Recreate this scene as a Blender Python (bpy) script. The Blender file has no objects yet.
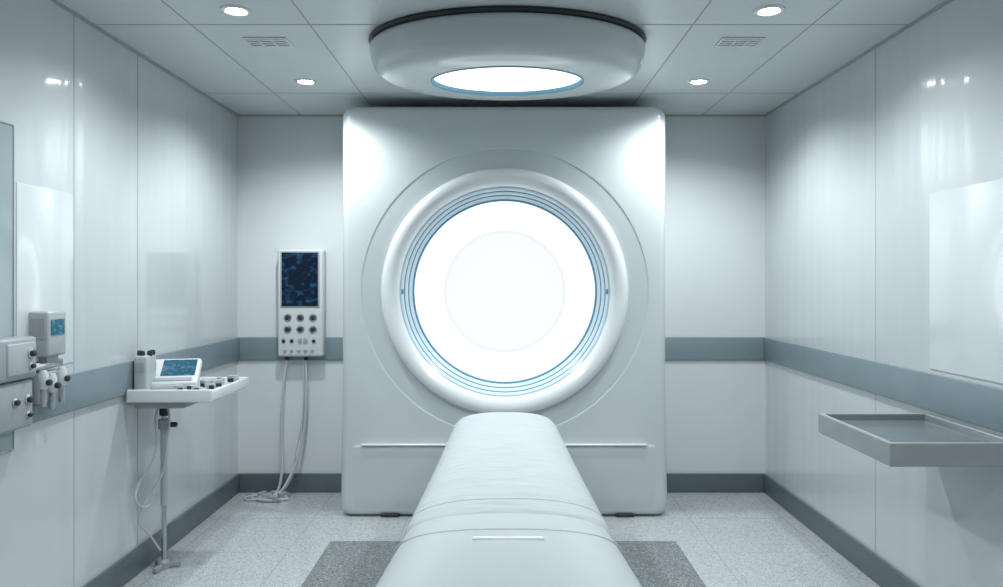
import bpy, bmesh, math, random
from mathutils import Vector, Matrix
random.seed(4)
scene = bpy.context.scene
scene.view_settings.view_transform = 'Standard'
COL = scene.collection

# ---------------------------------------------------------------- materials
def mat(name, color, rough=0.4, metal=0.0, spec=0.5, emis=None, estr=0.0, noise=0.0, nscale=8.0,
        bump=0.0, bscale=20.0, coat=0.0, stretch=None, bdist=0.02, crough=0.08, coat_only=False):
    m = bpy.data.materials.new(name); m.use_nodes = True
    nt = m.node_tree; b = nt.nodes['Principled BSDF']
    b.inputs['Base Color'].default_value = (*color, 1)
    b.inputs['Roughness'].default_value = rough
    b.inputs['Metallic'].default_value = metal
    b.inputs['Specular IOR Level'].default_value = spec
    b.inputs['Coat Weight'].default_value = coat
    b.inputs['Coat Roughness'].default_value = crough
    if emis:
        b.inputs['Emission Color'].default_value = (*emis, 1)
        b.inputs['Emission Strength'].default_value = estr
    tc = nt.nodes.new('ShaderNodeTexCoord')
    mp = nt.nodes.new('ShaderNodeMapping')
    nt.links.new(tc.outputs['Object'], mp.inputs['Vector'])
    if stretch: mp.inputs['Scale'].default_value = stretch
    if noise > 0:
        n = nt.nodes.new('ShaderNodeTexNoise'); n.inputs['Scale'].default_value = nscale
        n.inputs['Detail'].default_value = 4
        r = nt.nodes.new('ShaderNodeValToRGB')
        r.color_ramp.elements[0].position = 0.3; r.color_ramp.elements[1].position = 0.7
        r.color_ramp.elements[0].color = (*[c*(1-noise) for c in color], 1)
        r.color_ramp.elements[1].color = (*[min(1, c*(1+noise)) for c in color], 1)
        nt.links.new(tc.outputs['Object'], n.inputs['Vector'])
        nt.links.new(n.outputs['Fac'], r.inputs['Fac'])
        nt.links.new(r.outputs['Color'], b.inputs['Base Color'])
    if bump > 0:
        n2 = nt.nodes.new('ShaderNodeTexNoise'); n2.inputs['Scale'].default_value = bscale
        n2.inputs['Detail'].default_value = 1.0 if coat_only else 2
        bp = nt.nodes.new('ShaderNodeBump'); bp.inputs['Strength'].default_value = bump
        bp.inputs['Distance'].default_value = bdist
        nt.links.new(mp.outputs['Vector'], n2.inputs['Vector'])
        nt.links.new(n2.outputs['Fac'], bp.inputs['Height'])
        if not coat_only: nt.links.new(bp.outputs['Normal'], b.inputs['Normal'])
        nt.links.new(bp.outputs['Normal'], b.inputs['Coat Normal'])
    return m

def floor_mat(name, base, dark, light, tile, rough):
    m = bpy.data.materials.new(name); m.use_nodes = True
    nt = m.node_tree; b = nt.nodes['Principled BSDF']
    tc = nt.nodes.new('ShaderNodeTexCoord')
    v = nt.nodes.new('ShaderNodeTexVoronoi'); v.inputs['Scale'].default_value = 150
    nt.links.new(tc.outputs['Object'], v.inputs['Vector'])
    sep = nt.nodes.new('ShaderNodeSeparateColor')
    nt.links.new(v.outputs['Color'], sep.inputs['Color'])
    r = nt.nodes.new('ShaderNodeValToRGB')
    e = r.color_ramp.elements
    e[0].position = 0.0; e[0].color = (*dark, 1)
    e[1].position = 1.0; e[1].color = (*light, 1)
    x = e.new(0.25); x.color = (*base, 1); x = e.new(0.75); x.color = (*base, 1)
    nt.links.new(sep.outputs['Red'], r.inputs['Fac'])
    br = nt.nodes.new('ShaderNodeTexBrick')
    br.offset = 0.0; br.inputs['Scale'].default_value = 1.0
    br.inputs['Brick Width'].default_value = tile; br.inputs['Row Height'].default_value = tile
    br.inputs['Mortar Size'].default_value = 0.002; br.inputs['Mortar Smooth'].default_value = 0.3
    br.inputs['Mortar'].default_value = (*[c*0.6 for c in base], 1)
    nt.links.new(tc.outputs['Object'], br.inputs['Vector'])
    nt.links.new(r.outputs['Color'], br.inputs['Color1']); nt.links.new(r.outputs['Color'], br.inputs['Color2'])
    nt.links.new(br.outputs['Color'], b.inputs['Base Color'])
    b.inputs['Roughness'].default_value = rough
    b.inputs['Coat Weight'].default_value = 0.6
    b.inputs['Coat Roughness'].default_value = 0.06
    return m

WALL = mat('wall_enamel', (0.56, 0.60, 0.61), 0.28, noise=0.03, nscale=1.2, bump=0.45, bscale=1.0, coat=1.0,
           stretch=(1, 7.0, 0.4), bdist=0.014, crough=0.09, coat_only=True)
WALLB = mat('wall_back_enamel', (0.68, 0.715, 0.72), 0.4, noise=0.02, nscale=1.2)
SEAM = mat('seam_dark', (0.33, 0.355, 0.365), 0.6)
SEAML = mat('seam_soft', (0.36, 0.39, 0.40), 0.5)
CEIL = mat('ceiling_panel', (0.63, 0.67, 0.68), 0.38, noise=0.02, nscale=2)
BAND = mat('bumper_rail', (0.205, 0.265, 0.295), 0.38, noise=0.05, nscale=5)
BASE = mat('baseboard_vinyl', (0.11, 0.14, 0.16), 0.4, noise=0.05, nscale=6)
FLOOR = floor_mat('terrazzo_floor', (0.52, 0.55, 0.56), (0.31, 0.33, 0.34), (0.70, 0.72, 0.73), 0.62, 0.12)
INLAY = floor_mat('dark_terrazzo', (0.20, 0.215, 0.22), (0.08, 0.085, 0.09), (0.42, 0.44, 0.45), 5.0, 0.2)
SHELL = mat('scanner_shell', (0.58, 0.625, 0.63), 0.3, noise=0.015, nscale=2, coat=0.4)
SHELL2 = mat('scanner_shell_ring', (0.54, 0.59, 0.60), 0.32, noise=0.01, nscale=2, coat=0.3)
WHITE = mat('white_gloss', (0.74, 0.775, 0.785), 0.22, coat=0.4, noise=0.01)
COWL = mat('table_shell', (0.50, 0.545, 0.56), 0.5, spec=0.35, noise=0.01)
RINGI = mat('bore_liner', (0.56, 0.69, 0.76), 0.16, coat=0.3, noise=0.01)
PLAST = mat('white_plastic', (0.64, 0.67, 0.68), 0.35, noise=0.02)
GREYP = mat('grey_plastic', (0.34, 0.37, 0.39), 0.4, noise=0.03)
LGREY = mat('light_grey_plastic', (0.42, 0.45, 0.47), 0.35, noise=0.03)
DARK = mat('dark_rubber', (0.02, 0.025, 0.03), 0.45, noise=0.1)
STEEL = mat('steel', (0.55, 0.58, 0.60), 0.25, metal=1.0, noise=0.03)
BLUEM = mat('blue_anodised', (0.18, 0.38, 0.52), 0.25, metal=0.2, noise=0.05)
GLOW = mat('bore_glow', (0.3, 0.3, 0.3), 0.4, emis=(0.93, 0.98, 1.0), estr=2.0)
GLOW2 = mat('bore_glow_lens', (0.05, 0.05, 0.05), 0.5, spec=0.2, emis=(0.955, 0.98, 1.0), estr=0.97)
GLOWE = mat('bore_glow_edge', (0.05, 0.05, 0.05), 0.5, spec=0.2, emis=(0.93, 0.97, 1.0), estr=0.93)
LAMP = mat('lamp_lens', (0.9, 0.9, 0.9), 0.4, emis=(0.95, 0.98, 1.0), estr=1.7)
DLAMP = mat('downlight_lens', (0.9, 0.9, 0.9), 0.4, emis=(0.98, 0.99, 1.0), estr=28.0)
SHEET = mat('bed_sheet', (0.49, 0.535, 0.55), 0.6, noise=0.02, nscale=6, bump=0.9, bscale=4, stretch=(1.0, 2.6, 1.0), bdist=0.03)
TRAYM = mat('tray_metal', (0.36, 0.39, 0.405), 0.35, metal=0.1, noise=0.04)
TRAYI = mat('tray_inner', (0.20, 0.23, 0.245), 0.2, metal=0.2, noise=0.08, nscale=3)
GLASSP = mat('tinted_window', (0.33, 0.40, 0.43), 0.1, noise=0.02)
REFL = mat('wall_reflection', (0.60, 0.65, 0.66), 0.2, emis=(0.88, 0.97, 1.0), estr=0.12, noise=0.03, nscale=1.5, coat=1.0)  # pale, faintly glowing colour painted as a reflection in the glossy wall
CABLE = mat('cable_grey', (0.50, 0.53, 0.55), 0.4, noise=0.03)

def screen_mat(name, c0, c1, scale, strength, p0=0.52, p1=0.72):
    m = bpy.data.materials.new(name); m.use_nodes = True
    nt = m.node_tree; b = nt.nodes['Principled BSDF']
    tc = nt.nodes.new('ShaderNodeTexCoord')
    mp = nt.nodes.new('ShaderNodeMapping'); mp.inputs['Scale'].default_value = (1, 1, 1.2)
    n = nt.nodes.new('ShaderNodeTexNoise'); n.inputs['Scale'].default_value = scale; n.inputs['Detail'].default_value = 6
    r = nt.nodes.new('ShaderNodeValToRGB')
    r.color_ramp.elements[0].position = p0; r.color_ramp.elements[1].position = p1
    r.color_ramp.elements[0].color = (*c0, 1); r.color_ramp.elements[1].color = (*c1, 1)
    nt.links.new(tc.outputs['Object'], mp.inputs['Vector']); nt.links.new(mp.outputs['Vector'], n.inputs['Vector'])
    nt.links.new(n.outputs['Fac'], r.inputs['Fac'])
    nt.links.new(r.outputs['Color'], b.inputs['Emission Color'])
    b.inputs['Emission Strength'].default_value = strength
    b.inputs['Base Color'].default_value = (0.005, 0.008, 0.012, 1); b.inputs['Roughness'].default_value = 0.3
    b.inputs['Specular IOR Level'].default_value = 0.1
    return m
SCREEN = screen_mat('screen_dark', (0.001, 0.007, 0.020), (0.02, 0.09, 0.20), 22, 1.0, 0.5, 0.75)
SCREENB = screen_mat('screen_blue', (0.03, 0.14, 0.22), (0.14, 0.34, 0.46), 40, 0.9)

# ---------------------------------------------------------------- helpers
def group(name, loc):
    e = bpy.data.objects.new(name, None); e.empty_display_size = 0.1
    e.location = loc; COL.objects.link(e); return e

def attach(o, parent):
    if parent:
        o.parent = parent
        o.matrix_parent_inverse = Matrix.Translation(-Vector(parent.location))

def finish(bm, name, mats, parent=None, sharp=32):
    bmesh.ops.recalc_face_normals(bm, faces=bm.faces[:])
    thr = math.radians(sharp)
    for f in bm.faces: f.smooth = True
    for e in bm.edges:
        if len(e.link_faces) == 2 and e.calc_face_angle(0) > thr: e.smooth = False
    me = bpy.data.meshes.new(name); bm.to_mesh(me); bm.free()
    for m in (mats if isinstance(mats, (list, tuple)) else [mats]): me.materials.append(m)
    o = bpy.data.objects.new(name, me); COL.objects.link(o); attach(o, parent)
    return o

def add_box(bm, x0, x1, y0, y1, z0, z1, bev=0.0, seg=3, mi=0, M=None):
    t = bmesh.new()
    bmesh.ops.create_cube(t, size=1.0)
    for v in t.verts:
        v.co = Vector(((x0+x1)/2 + v.co.x*(x1-x0), (y0+y1)/2 + v.co.y*(y1-y0), (z0+z1)/2 + v.co.z*(z1-z0)))
    if bev > 0:
        bmesh.ops.bevel(t, geom=t.edges[:], offset=bev, segments=seg, profile=0.5, affect='EDGES')
    if M is not None: bmesh.ops.transform(t, matrix=M, verts=t.verts[:])
    for f in t.faces: f.material_index = mi
    me = bpy.data.meshes.new('tmp'); t.to_mesh(me); t.free(); bm.from_mesh(me); bpy.data.meshes.remove(me)

def box(name, x0, x1, y0, y1, z0, z1, m, parent=None, bev=0.0, seg=3, M=None):
    bm = bmesh.new(); add_box(bm, x0, x1, y0, y1, z0, z1, bev, seg, 0, M)
    return finish(bm, name, m, parent)

def add_lathe(bm, prof, c, axis='Z', seg=96, sy=1.0, mis=None, cap_end=False, cap_start=False, R=None):
    rings = []
    for (r, h) in prof:
        ring = []
        for i in range(seg):
            a = 2*math.pi*i/seg
            u, v = r*math.cos(a), r*math.sin(a)
            if axis == 'Z': p = Vector((u, v*sy, h))
            elif axis == 'Y': p = Vector((u, h, v))
            else: p = Vector((h, u, v))
            if R is not None: p = R @ p
            ring.append(bm.verts.new(p + Vector(c)))
        rings.append(ring)
    for k in range(len(rings)-1):
        a, b = rings[k], rings[k+1]
        for i in range(seg):
            f = bm.faces.new((a[i], a[(i+1) % seg], b[(i+1) % seg], b[i]))
            if mis: f.material_index = mis[k]
    if cap_end:
        f = bm.faces.new(rings[-1]); f.material_index = mis[-1] if mis else 0
    if cap_start:
        f = bm.faces.new(rings[0][::-1]); f.material_index = mis[0] if mis else 0

def lathe(name, prof, c, m, parent=None, **k):
    bm = bmesh.new(); add_lathe(bm, prof, c, **k); return finish(bm, name, m, parent)

def cyl(name, c, r, h, axis, m, parent, bev=0.002, seg=24, R=None):
    pr = [(r-bev, 0), (r, bev), (r, h-bev), (r-bev, h)]
    return lathe(name, pr, c, m, parent, axis=axis, seg=seg, cap_end=True, cap_start=True, R=R)

def tube(name, pts, r, m, parent):
    cu = bpy.data.curves.new(name, 'CURVE'); cu.dimensions = '3D'
    cu.bevel_depth = r; cu.bevel_resolution = 3; cu.resolution_u = 10; cu.use_fill_caps = True
    s = cu.splines.new('BEZIER'); s.bezier_points.add(len(pts)-1)
    for p, q in zip(s.bezier_points, pts):
        p.co = q; p.handle_left_type = p.handle_right_type = 'AUTO'
    cu.materials.append(m)
    o = bpy.data.objects.new(name, cu); COL.objects.link(o); attach(o, parent); return o

# ---------------------------------------------------------------- room shell
XW, YB, YF, ZC = 1.961, 5.572, -1.4, 2.801
T = 0.12
box('floor', -XW-T, XW+T, YF-T, YB+T, -0.1, 0.0, FLOOR)
def wall(name, boxes, seams, m):
    bm = bmesh.new()
    add_box(bm, *boxes, mi=0)
    for s in seams: add_box(bm, *s, mi=1)
    return finish(bm, name, [m, SEAML])
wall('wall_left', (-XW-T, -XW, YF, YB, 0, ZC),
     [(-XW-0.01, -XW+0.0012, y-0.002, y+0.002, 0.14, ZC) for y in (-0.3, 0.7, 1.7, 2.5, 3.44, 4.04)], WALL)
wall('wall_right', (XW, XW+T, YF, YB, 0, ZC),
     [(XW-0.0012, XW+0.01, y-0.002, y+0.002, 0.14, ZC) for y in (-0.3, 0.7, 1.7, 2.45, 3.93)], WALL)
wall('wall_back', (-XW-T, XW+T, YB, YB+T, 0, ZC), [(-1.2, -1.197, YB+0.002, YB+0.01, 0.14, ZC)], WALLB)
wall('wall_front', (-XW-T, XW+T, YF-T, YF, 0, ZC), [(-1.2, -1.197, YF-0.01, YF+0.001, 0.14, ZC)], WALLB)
bm = bmesh.new()
add_box(bm, -XW-T, XW+T, YF-T, YB+T, ZC, ZC+0.1, mi=0)
for x in (-1.49, -0.92, 0.92, 1.49):
    add_box(bm, x-0.003, x+0.003, YF, YB, ZC-0.0015, ZC+0.01, mi=1)
for y in (-0.3, 1.0, 2.3, 3.6, 4.92):
    add_box(bm, -XW, XW, y-0.003, y+0.003, ZC-0.0015, ZC+0.01, mi=1)
finish(bm, 'ceiling', [CEIL, SEAM])

bt = 0.018
box('baseboard_left', -XW, -XW+bt, YF, YB, 0, 0.14, BASE, bev=0.004)
box('baseboard_right', XW-bt, XW, YF, YB, 0, 0.14, BASE, bev=0.004)
box('baseboard_back', -XW+bt, XW-bt, YB-bt, YB, 0, 0.14, BASE, bev=0.004)
box('baseboard_front', -XW+bt, XW-bt, YF, YF+bt, 0, 0.14, BASE, bev=0.004)
box('trim_1', -XW, -XW+bt, YF, YB, 0.981, 1.151, BAND, bev=0.005)
box('trim_2', XW-bt, XW, YF, YB, 0.981, 1.151, BAND, bev=0.005)
box('trim_3', -XW+bt, XW-bt, YB-bt, YB, 0.981, 1.151, BAND, bev=0.005)
box('trim_4', -XW, -XW+0.012, YF, YB, ZC-0.012, ZC, SEAML)
box('trim_5', XW-0.012, XW, YF, YB, ZC-0.012, ZC, SEAML)
box('trim_6', -XW+0.012, XW-0.012, YB-0.012, YB, ZC-0.012, ZC, SEAML)
box('floor_inlay', -1.03, 1.05, -0.6, 4.52, 0.0, 0.002, INLAY)

# observation window on the left wall
w = group('window_1', (-XW, 2.3, 1.55))
box('pane', -XW, -XW+0.006, 1.62, 3.0, 0.90, 2.19, GLASSP, w)
bm = bmesh.new()
add_box(bm, -XW, -XW+0.010, 1.61, 3.006, 2.19, 2.198, 0.003)
add_box(bm, -XW, -XW+0.010, 1.61, 3.006, 0.892, 0.90, 0.003)
add_box(bm, -XW, -XW+0.010, 1.61, 1.62, 0.9, 2.19, 0.003)
add_box(bm, -XW, -XW+0.010, 3.0, 3.006, 0.9, 2.19, 0.003)
finish(bm, 'frame', GREYP, w)
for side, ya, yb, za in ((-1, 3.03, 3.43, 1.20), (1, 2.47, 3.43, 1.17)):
    p = group('wall_reflection_panel', (side*XW, (ya+yb)/2, 1.57))  # added flush panel imitating the gantry's bright reflection in the side wall
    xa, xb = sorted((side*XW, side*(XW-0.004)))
    box('pane', xa, xb, ya, yb, za, 1.97, REFL, p, bev=0.0015)

# ---------------------------------------------------------------- scanner gantry
G = group('ct_scanner', (0.018, 4.98, 0))
cx, cz, yf = 0.022, 1.497, 4.98
def rrect(x0, x1, z0, z1, r, n=56, nc=8):
    P = []
    def line(a, b):
        for i in range(n):
            t = i/n; P.append((a[0]+(b[0]-a[0])*t, a[1]+(b[1]-a[1])*t))
    def arc(c, a0):
        for i in range(nc):
            a = a0 + math.pi/2*i/nc; P.append((c[0]+r*math.cos(a), c[1]+r*math.sin(a)))
    line((x1, z0+r), (x1, z1-r)); arc((x1-r, z1-r), 0)
    line((x1-r, z1), (x0+r, z1)); arc((x0+r, z1-r), math.pi/2)
    line((x0, z1-r), (x0, z0+r)); arc((x0+r, z0+r), math.pi)
    line((x0+r, z0), (x1-r, z0)); arc((x1-r, z0+r), 1.5*math.pi)
    return P
bm = bmesh.new(); rings = []; R = 0.05
def outline(ins, y):
    pts = rrect(-1.062+ins, 1.097-ins, 0.004+ins, 2.735-ins, 0.08-ins*0.6)
    return [bm.verts.new((p[0] + (0.014 if p[0] > 0 else -0.014)*max(0, min(1, (0.9-p[1])/0.9)), y, p[1])) for p in pts]
rings.append(outline(0, YB-0.02)); rings.append(outline(0, yf+R))
for k in range(1, 7):
    a = math.pi/2*k/6
    rings.append(outline(R*(1-math.cos(a)), yf+R-R*math.sin(a)))
ang = [math.atan2(v.co.z-cz, v.co.x-cx) for v in rings[-1]]
prof = [(0.962, 0, 0), (0.956, 0.001, 0), (0.950, 0.006, 0), (0.93, 0.008, 1), (0.86, 0.014, 1), (0.835, 0.018, 1), (0.825, 0.018, 1),
        (0.82, 0.0, 2), (0.812, -0.018, 2), (0.798, -0.030, 2), (0.78, -0.036, 2), (0.755, -0.034, 2), (0.73, -0.022, 2), (0.712, 0.0, 2),
        (0.702, 0.022, 2), (0.699, 0.024, 4), (0.692, 0.024, 4), (0.686, 0.030, 4), (0.676, 0.050, 4), (0.674, 0.051, 3), (0.670, 0.051, 3),
        (0.662, 0.058, 4), (0.652, 0.078, 4), (0.650, 0.079, 3), (0.645, 0.079, 3), (0.638, 0.088, 4), (0.626, 0.105, 4), (0.623, 0.106, 3), (0.613, 0.107, 3), (0.611, 0.14, 3)]
mats_ring = [0]*len(rings)
for (r, dy, mi) in prof:
    rings.append([bm.verts.new((cx+r*math.cos(a), yf+dy, cz+r*math.sin(a))) for a in ang]); mats_ring.append(mi)
n = len(rings[0])
for k in range(len(rings)-1):
    for i in range(n):
        f = bm.faces.new((rings[k][i], rings[k][(i+1) % n], rings[k+1][(i+1) % n], rings[k+1][i]))
        f.material_index = mats_ring[k+1]
bm.faces.new(rings[0])
finish(bm, 'gantry_housing', [SHELL, SHELL2, WHITE, BLUEM, RINGI], G, sharp=28)
# glowing bore
bm = bmesh.new()
add_lathe(bm, [(0.63, yf+0.138), (0.42, yf+0.138), (0.42, yf+0.130), (0.405, yf+0.128), (0.395, yf+0.128), (0.02, yf+0.124)], (cx+0.0, 0, cz), axis='Y', seg=128,
          mis=[0, 2, 2, 2, 1])
bm.verts.ensure_lookup_table()
ring = [v for v in bm.verts if math.hypot(v.co.x-cx, v.co.z-cz) < 0.03]
ring.sort(key=lambda v: math.atan2(v.co.z-cz, v.co.x-cx))
f = bm.faces.new(ring); f.material_index = 1
finish(bm, 'bore_diffuser', [GLOW, GLOW2, GLOWE], G)
bm = bmesh.new()
for i in (0, 2):
    a = math.pi/2*i
    M = Matrix.Translation((cx+0.683*math.cos(a), yf+0.03, cz+0.683*math.sin(a))) @ Matrix.Rotation(-a, 4, 'Y')
    add_box(bm, -0.007, 0.007, -0.006, 0.012, -.016, .016, 0.003, 2, 0, M)
finish(bm, 'bore_latches', BLUEM, G)
# lower skirt panel: a shallow swelling of the housing
bm = bmesh.new()
pf = [(0.0, 0.05), (-0.008, 0.08), (-0.014, 0.14), (-0.018, 0.40), (-0.018, 0.46), (-0.012, 0.476), (0.002, 0.482)]
xs = [(-0.99, 0.0), (-0.96, 0.45), (-0.91, 0.85), (-0.84, 1.0), (0.875, 1.0), (0.945, 0.85), (0.995, 0.45), (1.025, 0.0)]
g = [[bm.verts.new((x, yf + 0.001 + (p[0]*s), p[1])) for p in pf] for x, s in xs]
for i in range(len(xs)-1):
    for j in range(len(pf)-1): bm.faces.new((g[i][j], g[i+1][j], g[i+1][j+1], g[i][j+1]))
finish(bm, 'lower_cover', SHELL, G, sharp=60)
box('cover_lip', -0.93, 0.965, yf-0.030, yf+0.002, 0.478, 0.490, WHITE, G, bev=0.005)
bm = bmesh.new()
for x in (-0.74, 0.82):
    add_box(bm, x-0.06, x+0.06, yf-0.005, yf+0.06, 0.0, 0.02, 0.005)
finish(bm, 'shadow_feet', DARK, G)  # dark feet, put in as the small shadows under the housing

# ---------------------------------------------------------------- patient table
TB = group('patient_table', (0.02, 3.4, 0))
tx = 0.022
def loft(name, secs, m, parent, n=40, p=3.2, sharp=50):
    bm = bmesh.new(); rr = []
    for (y, w_, zb, zt) in secs:
        zc, h = (zb+zt)/2, (zt-zb)/2; ring = []
        for i in range(n):
            a = 2*math.pi*i/n; c, s = math.cos(a), math.sin(a)
            ring.append(bm.verts.new((tx + w_*math.copysign(abs(c)**(2/p), c), y, zc + h*math.copysign(abs(s)**(2/p), s))))
        rr.append(ring)
    for k in range(len(rr)-1):
        for i in range(n):
            bm.faces.new((rr[k][i], rr[k][(i+1) % n], rr[k+1][(i+1) % n], rr[k+1][i]))
    bm.faces.new(rr[0]); bm.faces.new(rr[-1][::-1])
    return finish(bm, name, m, parent, sharp)
loft('table_cradle', [(4.62, .22, .57, .63), (4.60, .26, .55, .65), (4.5, .28, .53, .66), (3.5, .31, .52, .66),
      (2.7, .345, .51, .66), (2.3, .37, .50, .65), (2.1, .375, .50, .62), (1.98, .35, .50, .58)], PLAST, TB, n=56, p=4)
loft('mattress', [(4.635, .22, .64, .725), (4.625, .262, .62, .748), (4.58, .292, .60, .768), (4.45, .308, .58, .778), (4.0, .320, .56, .782), (3.5, .333, .55, .784),
      (3.1, .348, .54, .783), (2.85, .358, .54, .780), (2.70, .366, .54, .775), (2.65, .368, .54, .770), (2.625, .366, .545, .766), (2.615, .360, .55, .758)],
     SHEET, TB, n=80, p=2.5)
loft('foot_cowl', [(2.635, .350, .57, .752), (2.618, .362, .55, .761), (2.56, .370, .53, .765), (2.45, .380, .52, .762), (2.36, .392, .51, .753), (2.28, .406, .50, .738),
      (2.18, .428, .49, .712), (2.06, .445, .48, .67), (1.97, .44, .48, .63), (1.92, .415, .49, .60), (1.90, .385, .50, .57)],
     COWL, TB, n=80, p=2.5)
bm = bmesh.new()
add_box(bm, tx-.115, tx+.115, 2.372, 2.395, .735, .7585, 0.006, 4)
finish(bm, 'grab_slot', WHITE, TB)
def welt(name, y, w_, zb, zt, bow, r, m, a0=8, p=2.5):
    zc, h = (zb+zt)/2, (zt-zb)/2; pts = []
    for i in range(25):
        a = math.radians(a0 + (180-2*a0)*i/24); c, s = math.cos(a), math.sin(a)
        xx = w_*math.copysign(abs(c)**(2/p), c)
        pts.append((tx+xx, y + bow*(abs(xx)/w_)**3, zc + h*abs(s)**(2/p)))
    tube(name, pts, r, m, TB)
welt('hem_piping', 2.45, .381, .52, .760, 0.05, 0.005, COWL)
welt('sheet_hem', 2.74, .363, .54, .775, 0.0, 0.004, SHEET)
box('pedestal', tx-.20, tx+.20, 3.0, 4.75, 0.06, .56, PLAST, TB, bev=0.04)
box('pedestal_base', tx-.30, tx+.30, 2.9, 4.9, 0.0, .07, GREYP, TB, bev=0.02)

# ---------------------------------------------------------------- ceiling exam light
C = group('ceiling_exam_light', (0.03, 3.85, 2.80))
SY, k_ = 0.72, 0.965
def sc(pr): return [(r*k_, z) for r, z in pr]
bm = bmesh.new()
add_lathe(bm, sc([(0.70, 2.80), (0.728, 2.798), (0.733, 2.787), (0.728, 2.778), (0.71, 2.774), (0.60, 2.774)]), (0.03, 3.85, 0), sy=SY, seg=128)
finish(bm, 'mounting_ring', DARK, C)
bm = bmesh.new()
add_lathe(bm, sc([(0.66, 2.775), (0.712, 2.773), (0.726, 2.760), (0.728, 2.742), (0.722, 2.705), (0.706, 2.655), (0.675, 2.618), (0.62, 2.600), (0.50, 2.594), (0.408, 2.592),
               (0.406, 2.588), (0.399, 2.587), (0.394, 2.592), (0.388, 2.612)]), (0.03, 3.85, 0), sy=SY, seg=128,
          mis=[0]*9+[1]*4)
finish(bm, 'lamp_body', [SHELL, BLUEM], C, sharp=40)
bm = bmesh.new()
add_lathe(bm, sc([(0.390, 2.610), (0.30, 2.602), (0.15, 2.600), (0.01, 2.600)]), (0.03, 3.85, 0), sy=SY, seg=96, cap_end=True)
finish(bm, 'lamp_lens', LAMP, C)

# ---------------------------------------------------------------- downlights and vents
def downlight(x, y, power):
    g = group('recessed_downlight', (x, y, ZC))
    lathe('bezel', [(0.068, ZC), (0.066, ZC-0.007), (0.052, ZC-0.010), (0.045, ZC-0.006)], (x, y, 0), WHITE, g, seg=40)
    lathe('lens', [(0.046, ZC-0.005), (0.01, ZC-0.005)], (x, y, 0), DLAMP, g, seg=40, cap_end=True)
    l = bpy.data.lights.new('spot', 'SPOT'); l.energy = power; l.spot_size = math.radians(154); l.spot_blend = 0.7
    l.shadow_soft_size = 0.045; l.color = (0.91, 0.97, 1.0)
    o = bpy.data.objects.new('spot_lamp', l); o.location = (x, y, ZC-0.03); COL.objects.link(o); attach(o, g)
for y, pw in ((4.62, 78), (3.405, 56), (2.1, 38), (0.6, 42)):  # the two nearest rows are out of view, added to light the room
    for x in (-1.205, 1.215): downlight(x, y, pw)
def vent(x, y):
    g = group('ceiling_vent', (x, y, ZC))
    bm = bmesh.new()
    for (a, b, c_, d) in ((-.11, .11, -.075, -.063), (-.11, .11, .063, .075), (-.11, -.098, -.063, .063), (.098, .11, -.063, .063)):
        add_box(bm, x+a, x+b, y+c_, y+d, ZC-0.008, ZC, 0.002, 1)
    finish(bm, 'frame', WHITE, g)
    box('back', x-.1, x+.1, y-.065, y+.065, ZC-0.002, ZC, DARK, g)
    bm = bmesh.new()
    for i in range(4):
        yy = y-.048+i*.032
        add_box(bm, x-.098, x+.098, yy-.007, yy+.007, ZC-0.009, ZC-0.003, 0, 1)
    for xx in (-.035, .035): add_box(bm, x+xx-.004, x+xx+.004, y-.063, y+.063, ZC-0.010, ZC-0.002)
    finish(bm, 'louvres', WHITE, g)
vent(-1.20, 3.86); vent(1.225, 3.86)

# ---------------------------------------------------------------- back-wall control panel
K = group('wall_control_panel', (-1.48, YB-0.05, 1.41))
ky = YB-0.10
box('case', -1.635, -1.30, ky, YB-0.001, 1.015, 1.80, PLAST, K, bev=0.018, seg=4)
box('screen_bezel', -1.612, -1.328, ky-0.006, ky+0.01, 1.375, 1.785, GREYP, K, bev=0.004)
box('screen', -1.602, -1.338, ky-0.008, ky+0.0, 1.385, 1.775, SCREEN, K)
bm = bmesh.new(); bk = bmesh.new()
for j, z in enumerate((1.30, 1.215)):
    for i, x in enumerate((-1.56, -1.468, -1.376)):
        add_lathe(bk, [(0.030, 0.004), (0.030, -0.003), (0.020, -0.005)], (x, ky, z), axis='Y', seg=24)
        add_lathe(bm, [(0.017, 0.003), (0.017, -0.010), (0.012, -0.014)], (x, ky, z), axis='Y', seg=24, cap_end=True)
for i, x in enumerate((-1.59, -1.53, -1.37)):
    add_lathe(bm, [(0.013, 0.003), (0.013, -0.008), (0.010, -0.011)], (x, ky, 1.13), axis='Y', seg=20, cap_end=True)
finish(bk, 'knob_rings', STEEL, K); finish(bm, 'knobs', DARK, K)
bm = bmesh.new()
for x in (-1.47, -1.43): add_box(bm, x-.014, x+.014, ky-.008, ky+.002, 1.115, 1.15, .003)
for x in (-1.58, -1.53, -1.48, -1.43, -1.38): add_box(bm, x-.012, x+.012, ky-.008, ky+.002, 1.05, 1.068, .003)
finish(bm, 'keys', GREYP, K)
for x in (-1.58, -1.44): cyl('cable_gland', (x, ky+0.05, 0.985), 0.014, 0.035, 'Z', DARK, K)
tube('cable_1', [(-1.58, ky+.05, .99), (-1.60, ky+.03, .80), (-1.61, ky+.02, .45), (-1.60, ky-.02, .15), (-1.64, ky-.06, .02), (-1.70, ky-.12, .012), (-1.80, ky-.06, .012), (-1.64, ky+.0, .014), (-1.54, ky-.08, .014)], 0.010, CABLE, K)
tube('cable_2', [(-1.44, ky+.05, .99), (-1.43, ky+.03, .75), (-1.46, ky+.02, .40), (-1.54, ky-.02, .14), (-1.62, ky-.07, .03), (-1.74, ky-.10, .014), (-1.68, ky-.16, .014), (-1.52, ky-.12, .014)], 0.010, CABLE, K)
tube('cable_3', [(-1.46, ky+.05, .99), (-1.455, ky+.04, .70), (-1.50, ky+.03, .35), (-1.58, ky-.04, .05), (-1.70, ky-.14, .02), (-1.84, ky-.10, .014), (-1.70, ky-.02, .014)], 0.006, CABLE, K)
bm = bmesh.new()
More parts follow.
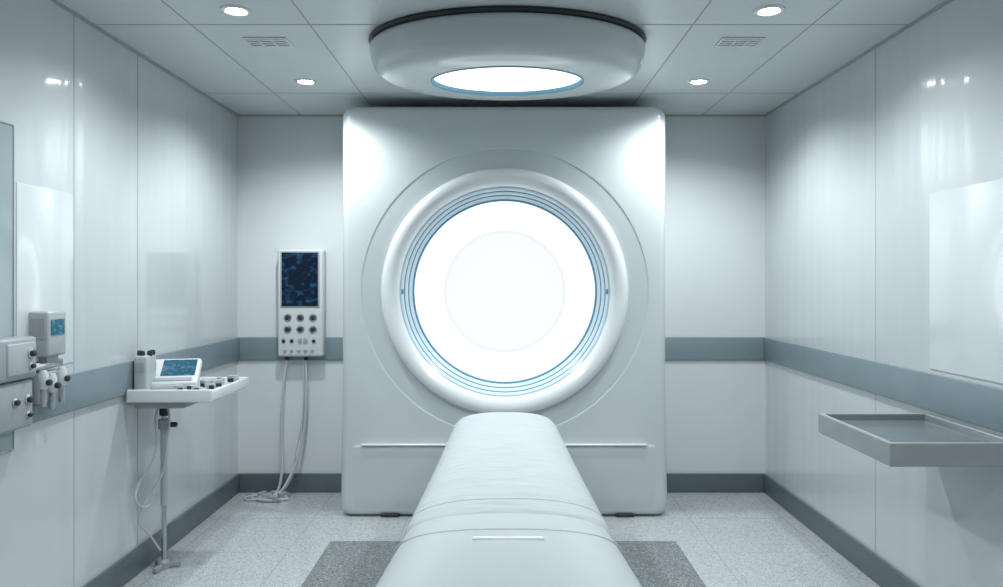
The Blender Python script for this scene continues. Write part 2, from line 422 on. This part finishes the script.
for (x, y, a) in ((-1.68, ky-.10, .3), (-1.62, ky-.15, -.4), (-1.58, ky-.06, .8), (-1.64, ky-.03, -.2), (-1.73, ky-.05, 1.1)):
    M = Matrix.Translation((x, y, 0)) @ Matrix.Rotation(a, 4, 'Z')
    add_box(bm, -.035, .035, -.018, .018, 0.001, 0.045, .008, 2, 0, M)
    add_box(bm, .03, .065, -.008, .008, 0.008, 0.026, .003, 2, 0, M)
finish(bm, 'plugs', GREYP, K)

# ---------------------------------------------------------------- instrument stand (left)
S = group('instrument_stand', (-1.80, 4.12, 0))
sz = 0.985
box('shelf', -XW+0.02, -1.50, 3.88, 4.45, sz-.045, sz+.004, WHITE, S, bev=0.012)
bm = bmesh.new()
add_box(bm, -XW+0.02, -1.50, 3.876, 3.895, sz-.045, sz+.022, .007)
add_box(bm, -1.518, -1.498, 3.88, 4.45, sz-.040, sz+.016, .007)
add_box(bm, -XW+0.02, -1.50, 4.435, 4.452, sz-.040, sz+.016, .007)
finish(bm, 'shelf_rim', WHITE, S)
box('bracket', -1.93, -1.66, 3.93, 4.25, sz-.085, sz-.045, GREYP, S, bev=0.012)
cyl('collar', (-1.845, 4.10, sz-.15), 0.024, 0.07, 'Z', DARK, S)
cyl('pole', (-1.845, 4.10, 0.02), 0.013, sz-.07, 'Z', STEEL, S)
cyl('pole_sleeve', (-1.845, 4.10, 0.34), 0.018, 0.46, 'Z', LGREY, S)
cyl('pole_clamp', (-1.845, 4.10, 0.76), 0.030, 0.055, 'Z', GREYP, S)
cyl('clamp_knob', (-1.83, 4.10, 0.785), 0.014, 0.055, 'X', DARK, S)
bm = bmesh.new()
for a in (20, 140, 260):
    M = Matrix.Translation((-1.845, 4.10, 0)) @ Matrix.Rotation(math.radians(a), 4, 'Z')
    add_box(bm, 0, 0.085, -.012, .012, 0.004, 0.03, .004, 2, 0, M)
add_lathe(bm, [(0.03, 0.0), (0.03, 0.035), (0.016, 0.05)], (-1.845, 4.10, 0), seg=24, cap_start=True, cap_end=True)
finish(bm, 'foot', GREYP, S)
M = Matrix.Translation((-1.79, 4.12, sz+.080)) @ Matrix.Rotation(math.radians(14), 4, 'Z') @ Matrix.Rotation(math.radians(32), 4, 'X')
box('monitor_case', -.125, .125, -.115, .11, -.035, .02, PLAST, S, bev=0.016, M=M)
box('monitor_screen', -.07, .105, -.050, .090, .015, .0225, SCREENB, S, bev=0.002, M=M)
box('monitor_keys', -.10, .095, -.095, -.068, .015, .024, GREYP, S, bev=0.002, M=M)
box('monitor_foot', -1.88, -1.72, 4.05, 4.17, sz, sz+.06, GREYP, S, bev=0.01)
box('pump_case', -1.935, -1.865, 3.94, 4.06, sz, sz+.19, LGREY, S, bev=0.012)
bm = bmesh.new()
for i, (x, y) in enumerate(((-1.928, 4.0), (-1.902, 3.97), (-1.875, 4.0), (-1.88, 4.04))):
    add_lathe(bm, [(0.012, sz+.185), (0.015, sz+.198), (0.011, sz+.214)], (x, y, 0), seg=16, cap_end=True)
finish(bm, 'pump_knobs', DARK, S)
box('pump_label', -1.92, -1.88, 3.936, 3.942, sz+.11, sz+.155, GREYP, S)
bm = bmesh.new(); bd = bmesh.new()
items = [(-1.66, 4.02), (-1.62, 4.12), (-1.57, 4.05), (-1.58, 4.22), (-1.64, 4.28), (-1.55, 4.33), (-1.70, 3.95), (-1.60, 3.95), (-1.65, 4.20), (-1.57, 4.13)]
for i, (x, y) in enumerate(items):
    M = Matrix.Translation((x, y, sz+.004)) @ Matrix.Rotation(random.uniform(-.9, .9), 4, 'Z')
    w_, d_ = random.uniform(.02, .035), random.uniform(.012, .02)
    add_box(bm, -w_, w_, -d_, d_, 0, random.uniform(.02, .04), .004, 2, 0, M)
    add_box(bd, -w_*.5, w_*.6, -d_*1.6, -d_*.9, 0.001, .020, .002, 1, 0, M)
finish(bm, 'instruments', LGREY, S); finish(bd, 'instrument_tips', DARK, S)
tube('cable_1', [(-1.86, 4.08, sz-.08), (-1.875, 4.06, .82), (-1.86, 4.05, .70), (-1.88, 4.02, .58), (-1.93, 3.98, .48), (-1.925, 3.96, .40), (-1.90, 4.02, .36), (-1.86, 4.08, .42)], 0.006, CABLE, S)
tube('cable_2', [(-1.83, 4.08, sz-.08), (-1.80, 4.06, .85), (-1.815, 4.07, .70), (-1.84, 4.06, .52), (-1.90, 4.02, .40), (-1.935, 4.0, .30), (-1.90, 4.05, .20), (-1.86, 4.09, .10)], 0.0055, CABLE, S)

# ---------------------------------------------------------------- left wall medical units
U = group('wall_suction_unit', (-1.92, 2.95, 1.2))
box('upper_case', -XW+.001, -1.868, 2.78, 3.02, 1.185, 1.350, GREYP, U, bev=0.014)
box('lower_case', -XW+.001, -1.880, 2.78, 3.015, 0.99, 1.18, GREYP, U, bev=0.014)
box('face_plate', -1.880, -1.862, 2.83, 3.0, 1.205, 1.33, LGREY, U, bev=0.006)
box('end_plate', -1.945, -1.885, 2.774, 2.785, 1.05, 1.32, LGREY, U, bev=0.004)
bm = bmesh.new(); bk = bmesh.new()
for (y, z, r) in ((2.97, 1.285, .018), (2.97, 1.235, .013), (2.98, 1.10, .018), (2.98, 1.04, .013), (2.90, 1.10, .016)):
    xo = 0.0 if z > 1.18 else -0.018
    add_lathe(bk, [(r*1.25, -1.866+xo), (r*1.25, -1.859+xo), (r, -1.857+xo)], (0, y, z), axis='X', seg=24, cap_end=True)
    add_lathe(bm, [(r*.7, -1.858+xo), (r*.7, -1.848+xo), (r*.5, -1.845+xo)], (0, y, z), axis='X', seg=24, cap_end=True)
finish(bk, 'dial_rings', STEEL, U); finish(bm, 'dials', DARK, U)
F = group('wall_gas_flowmeter', (-1.92, 3.17, 1.25))
box('body', -XW+.001, -1.875, 3.10, 3.235, 1.255, 1.445, LGREY, F, bev=0.012)
box('display_front', -1.945, -1.892, 3.096, 3.102, 1.33, 1.415, GREYP, F)
box('display', -1.878, -1.872, 3.12, 3.215, 1.345, 1.41, SCREENB, F, bev=.001)
box('rail', -XW+.018, -1.915, 3.08, 3.28, 1.20, 1.235, STEEL, F, bev=0.006)
box('valve_block', -XW+.018, -1.905, 3.09, 3.25, 1.06, 1.19, GREYP, F, bev=0.008)
bm = bmesh.new(); bk = bmesh.new(); bs = bmesh.new()
for i, (y, z) in enumerate(((3.11, 1.15), (3.17, 1.13), (3.24, 1.15))):
    add_lathe(bm, [(.014, z-.03), (.020, z-.02), (.020, z+.03), (.012, z+.05)], (-1.90, y, 0), seg=20, cap_start=True, cap_end=True)
    add_lathe(bk, [(.011, z-.10), (.013, z-.05), (.010, z-.03)], (-1.90, y, 0), seg=20, cap_start=True, cap_end=True)
    add_lathe(bs, [(.013, -1.882), (.013, -1.869), (.009, -1.866)], (0, y, z), axis='X', seg=20, cap_start=True, cap_end=True)
add_box(bk, -1.935, -1.895, 3.13, 3.21, 1.225, 1.265, .004)
finish(bm, 'valves', PLAST, F); finish(bk, 'outlets', GREYP, F); finish(bs, 'valve_caps', DARK, F)

# ---------------------------------------------------------------- right wall tray
W = group('wall_shelf_tray', (1.7, 3.14, 0.92))
x0, x1, y0, y1, zt, zb = 1.461, XW-0.0005, 2.82, 3.457, 0.962, 0.872
bm = bmesh.new(); rim = 0.018
def rect(ins, z): return [bm.verts.new(p) for p in ((x0+ins, y0+ins, z), (x1-ins, y0+ins, z), (x1-ins, y1-ins, z), (x0+ins, y1-ins, z))]
R_ = [rect(0.004, zb), rect(0, zb+.004), rect(0, zt-.004), rect(.003, zt), rect(rim-.003, zt), rect(rim, zt-.003), rect(rim+.006, zt-.030), rect(rim+.016, zt-.036)]
for k in range(len(R_)-1):
    for i in range(4):
        f = bm.faces.new((R_[k][i], R_[k][(i+1) % 4], R_[k+1][(i+1) % 4], R_[k+1][i]))
        f.material_index = 1 if k >= 5 else 0
bm.faces.new(R_[0]); f = bm.faces.new(R_[-1]); f.material_index = 1
finish(bm, 'tray', [TRAYM, TRAYI], W, sharp=20)

# ---------------------------------------------------------------- world & camera
wd = bpy.data.worlds.new('world'); scene.world = wd; wd.use_nodes = True
wd.node_tree.nodes['Background'].inputs['Color'].default_value = (0.5, 0.55, 0.6, 1)
wd.node_tree.nodes['Background'].inputs['Strength'].default_value = 0.3
cam = bpy.data.cameras.new('camera'); co = bpy.data.objects.new('camera', cam); COL.objects.link(co)
co.location = (0, 0, 1.575); co.rotation_euler = (math.pi/2, 0, 0)
cam.sensor_width = 36; cam.lens = 36*750/1003; cam.shift_y = -13.5/1003; cam.clip_start = 0.05
scene.camera = co
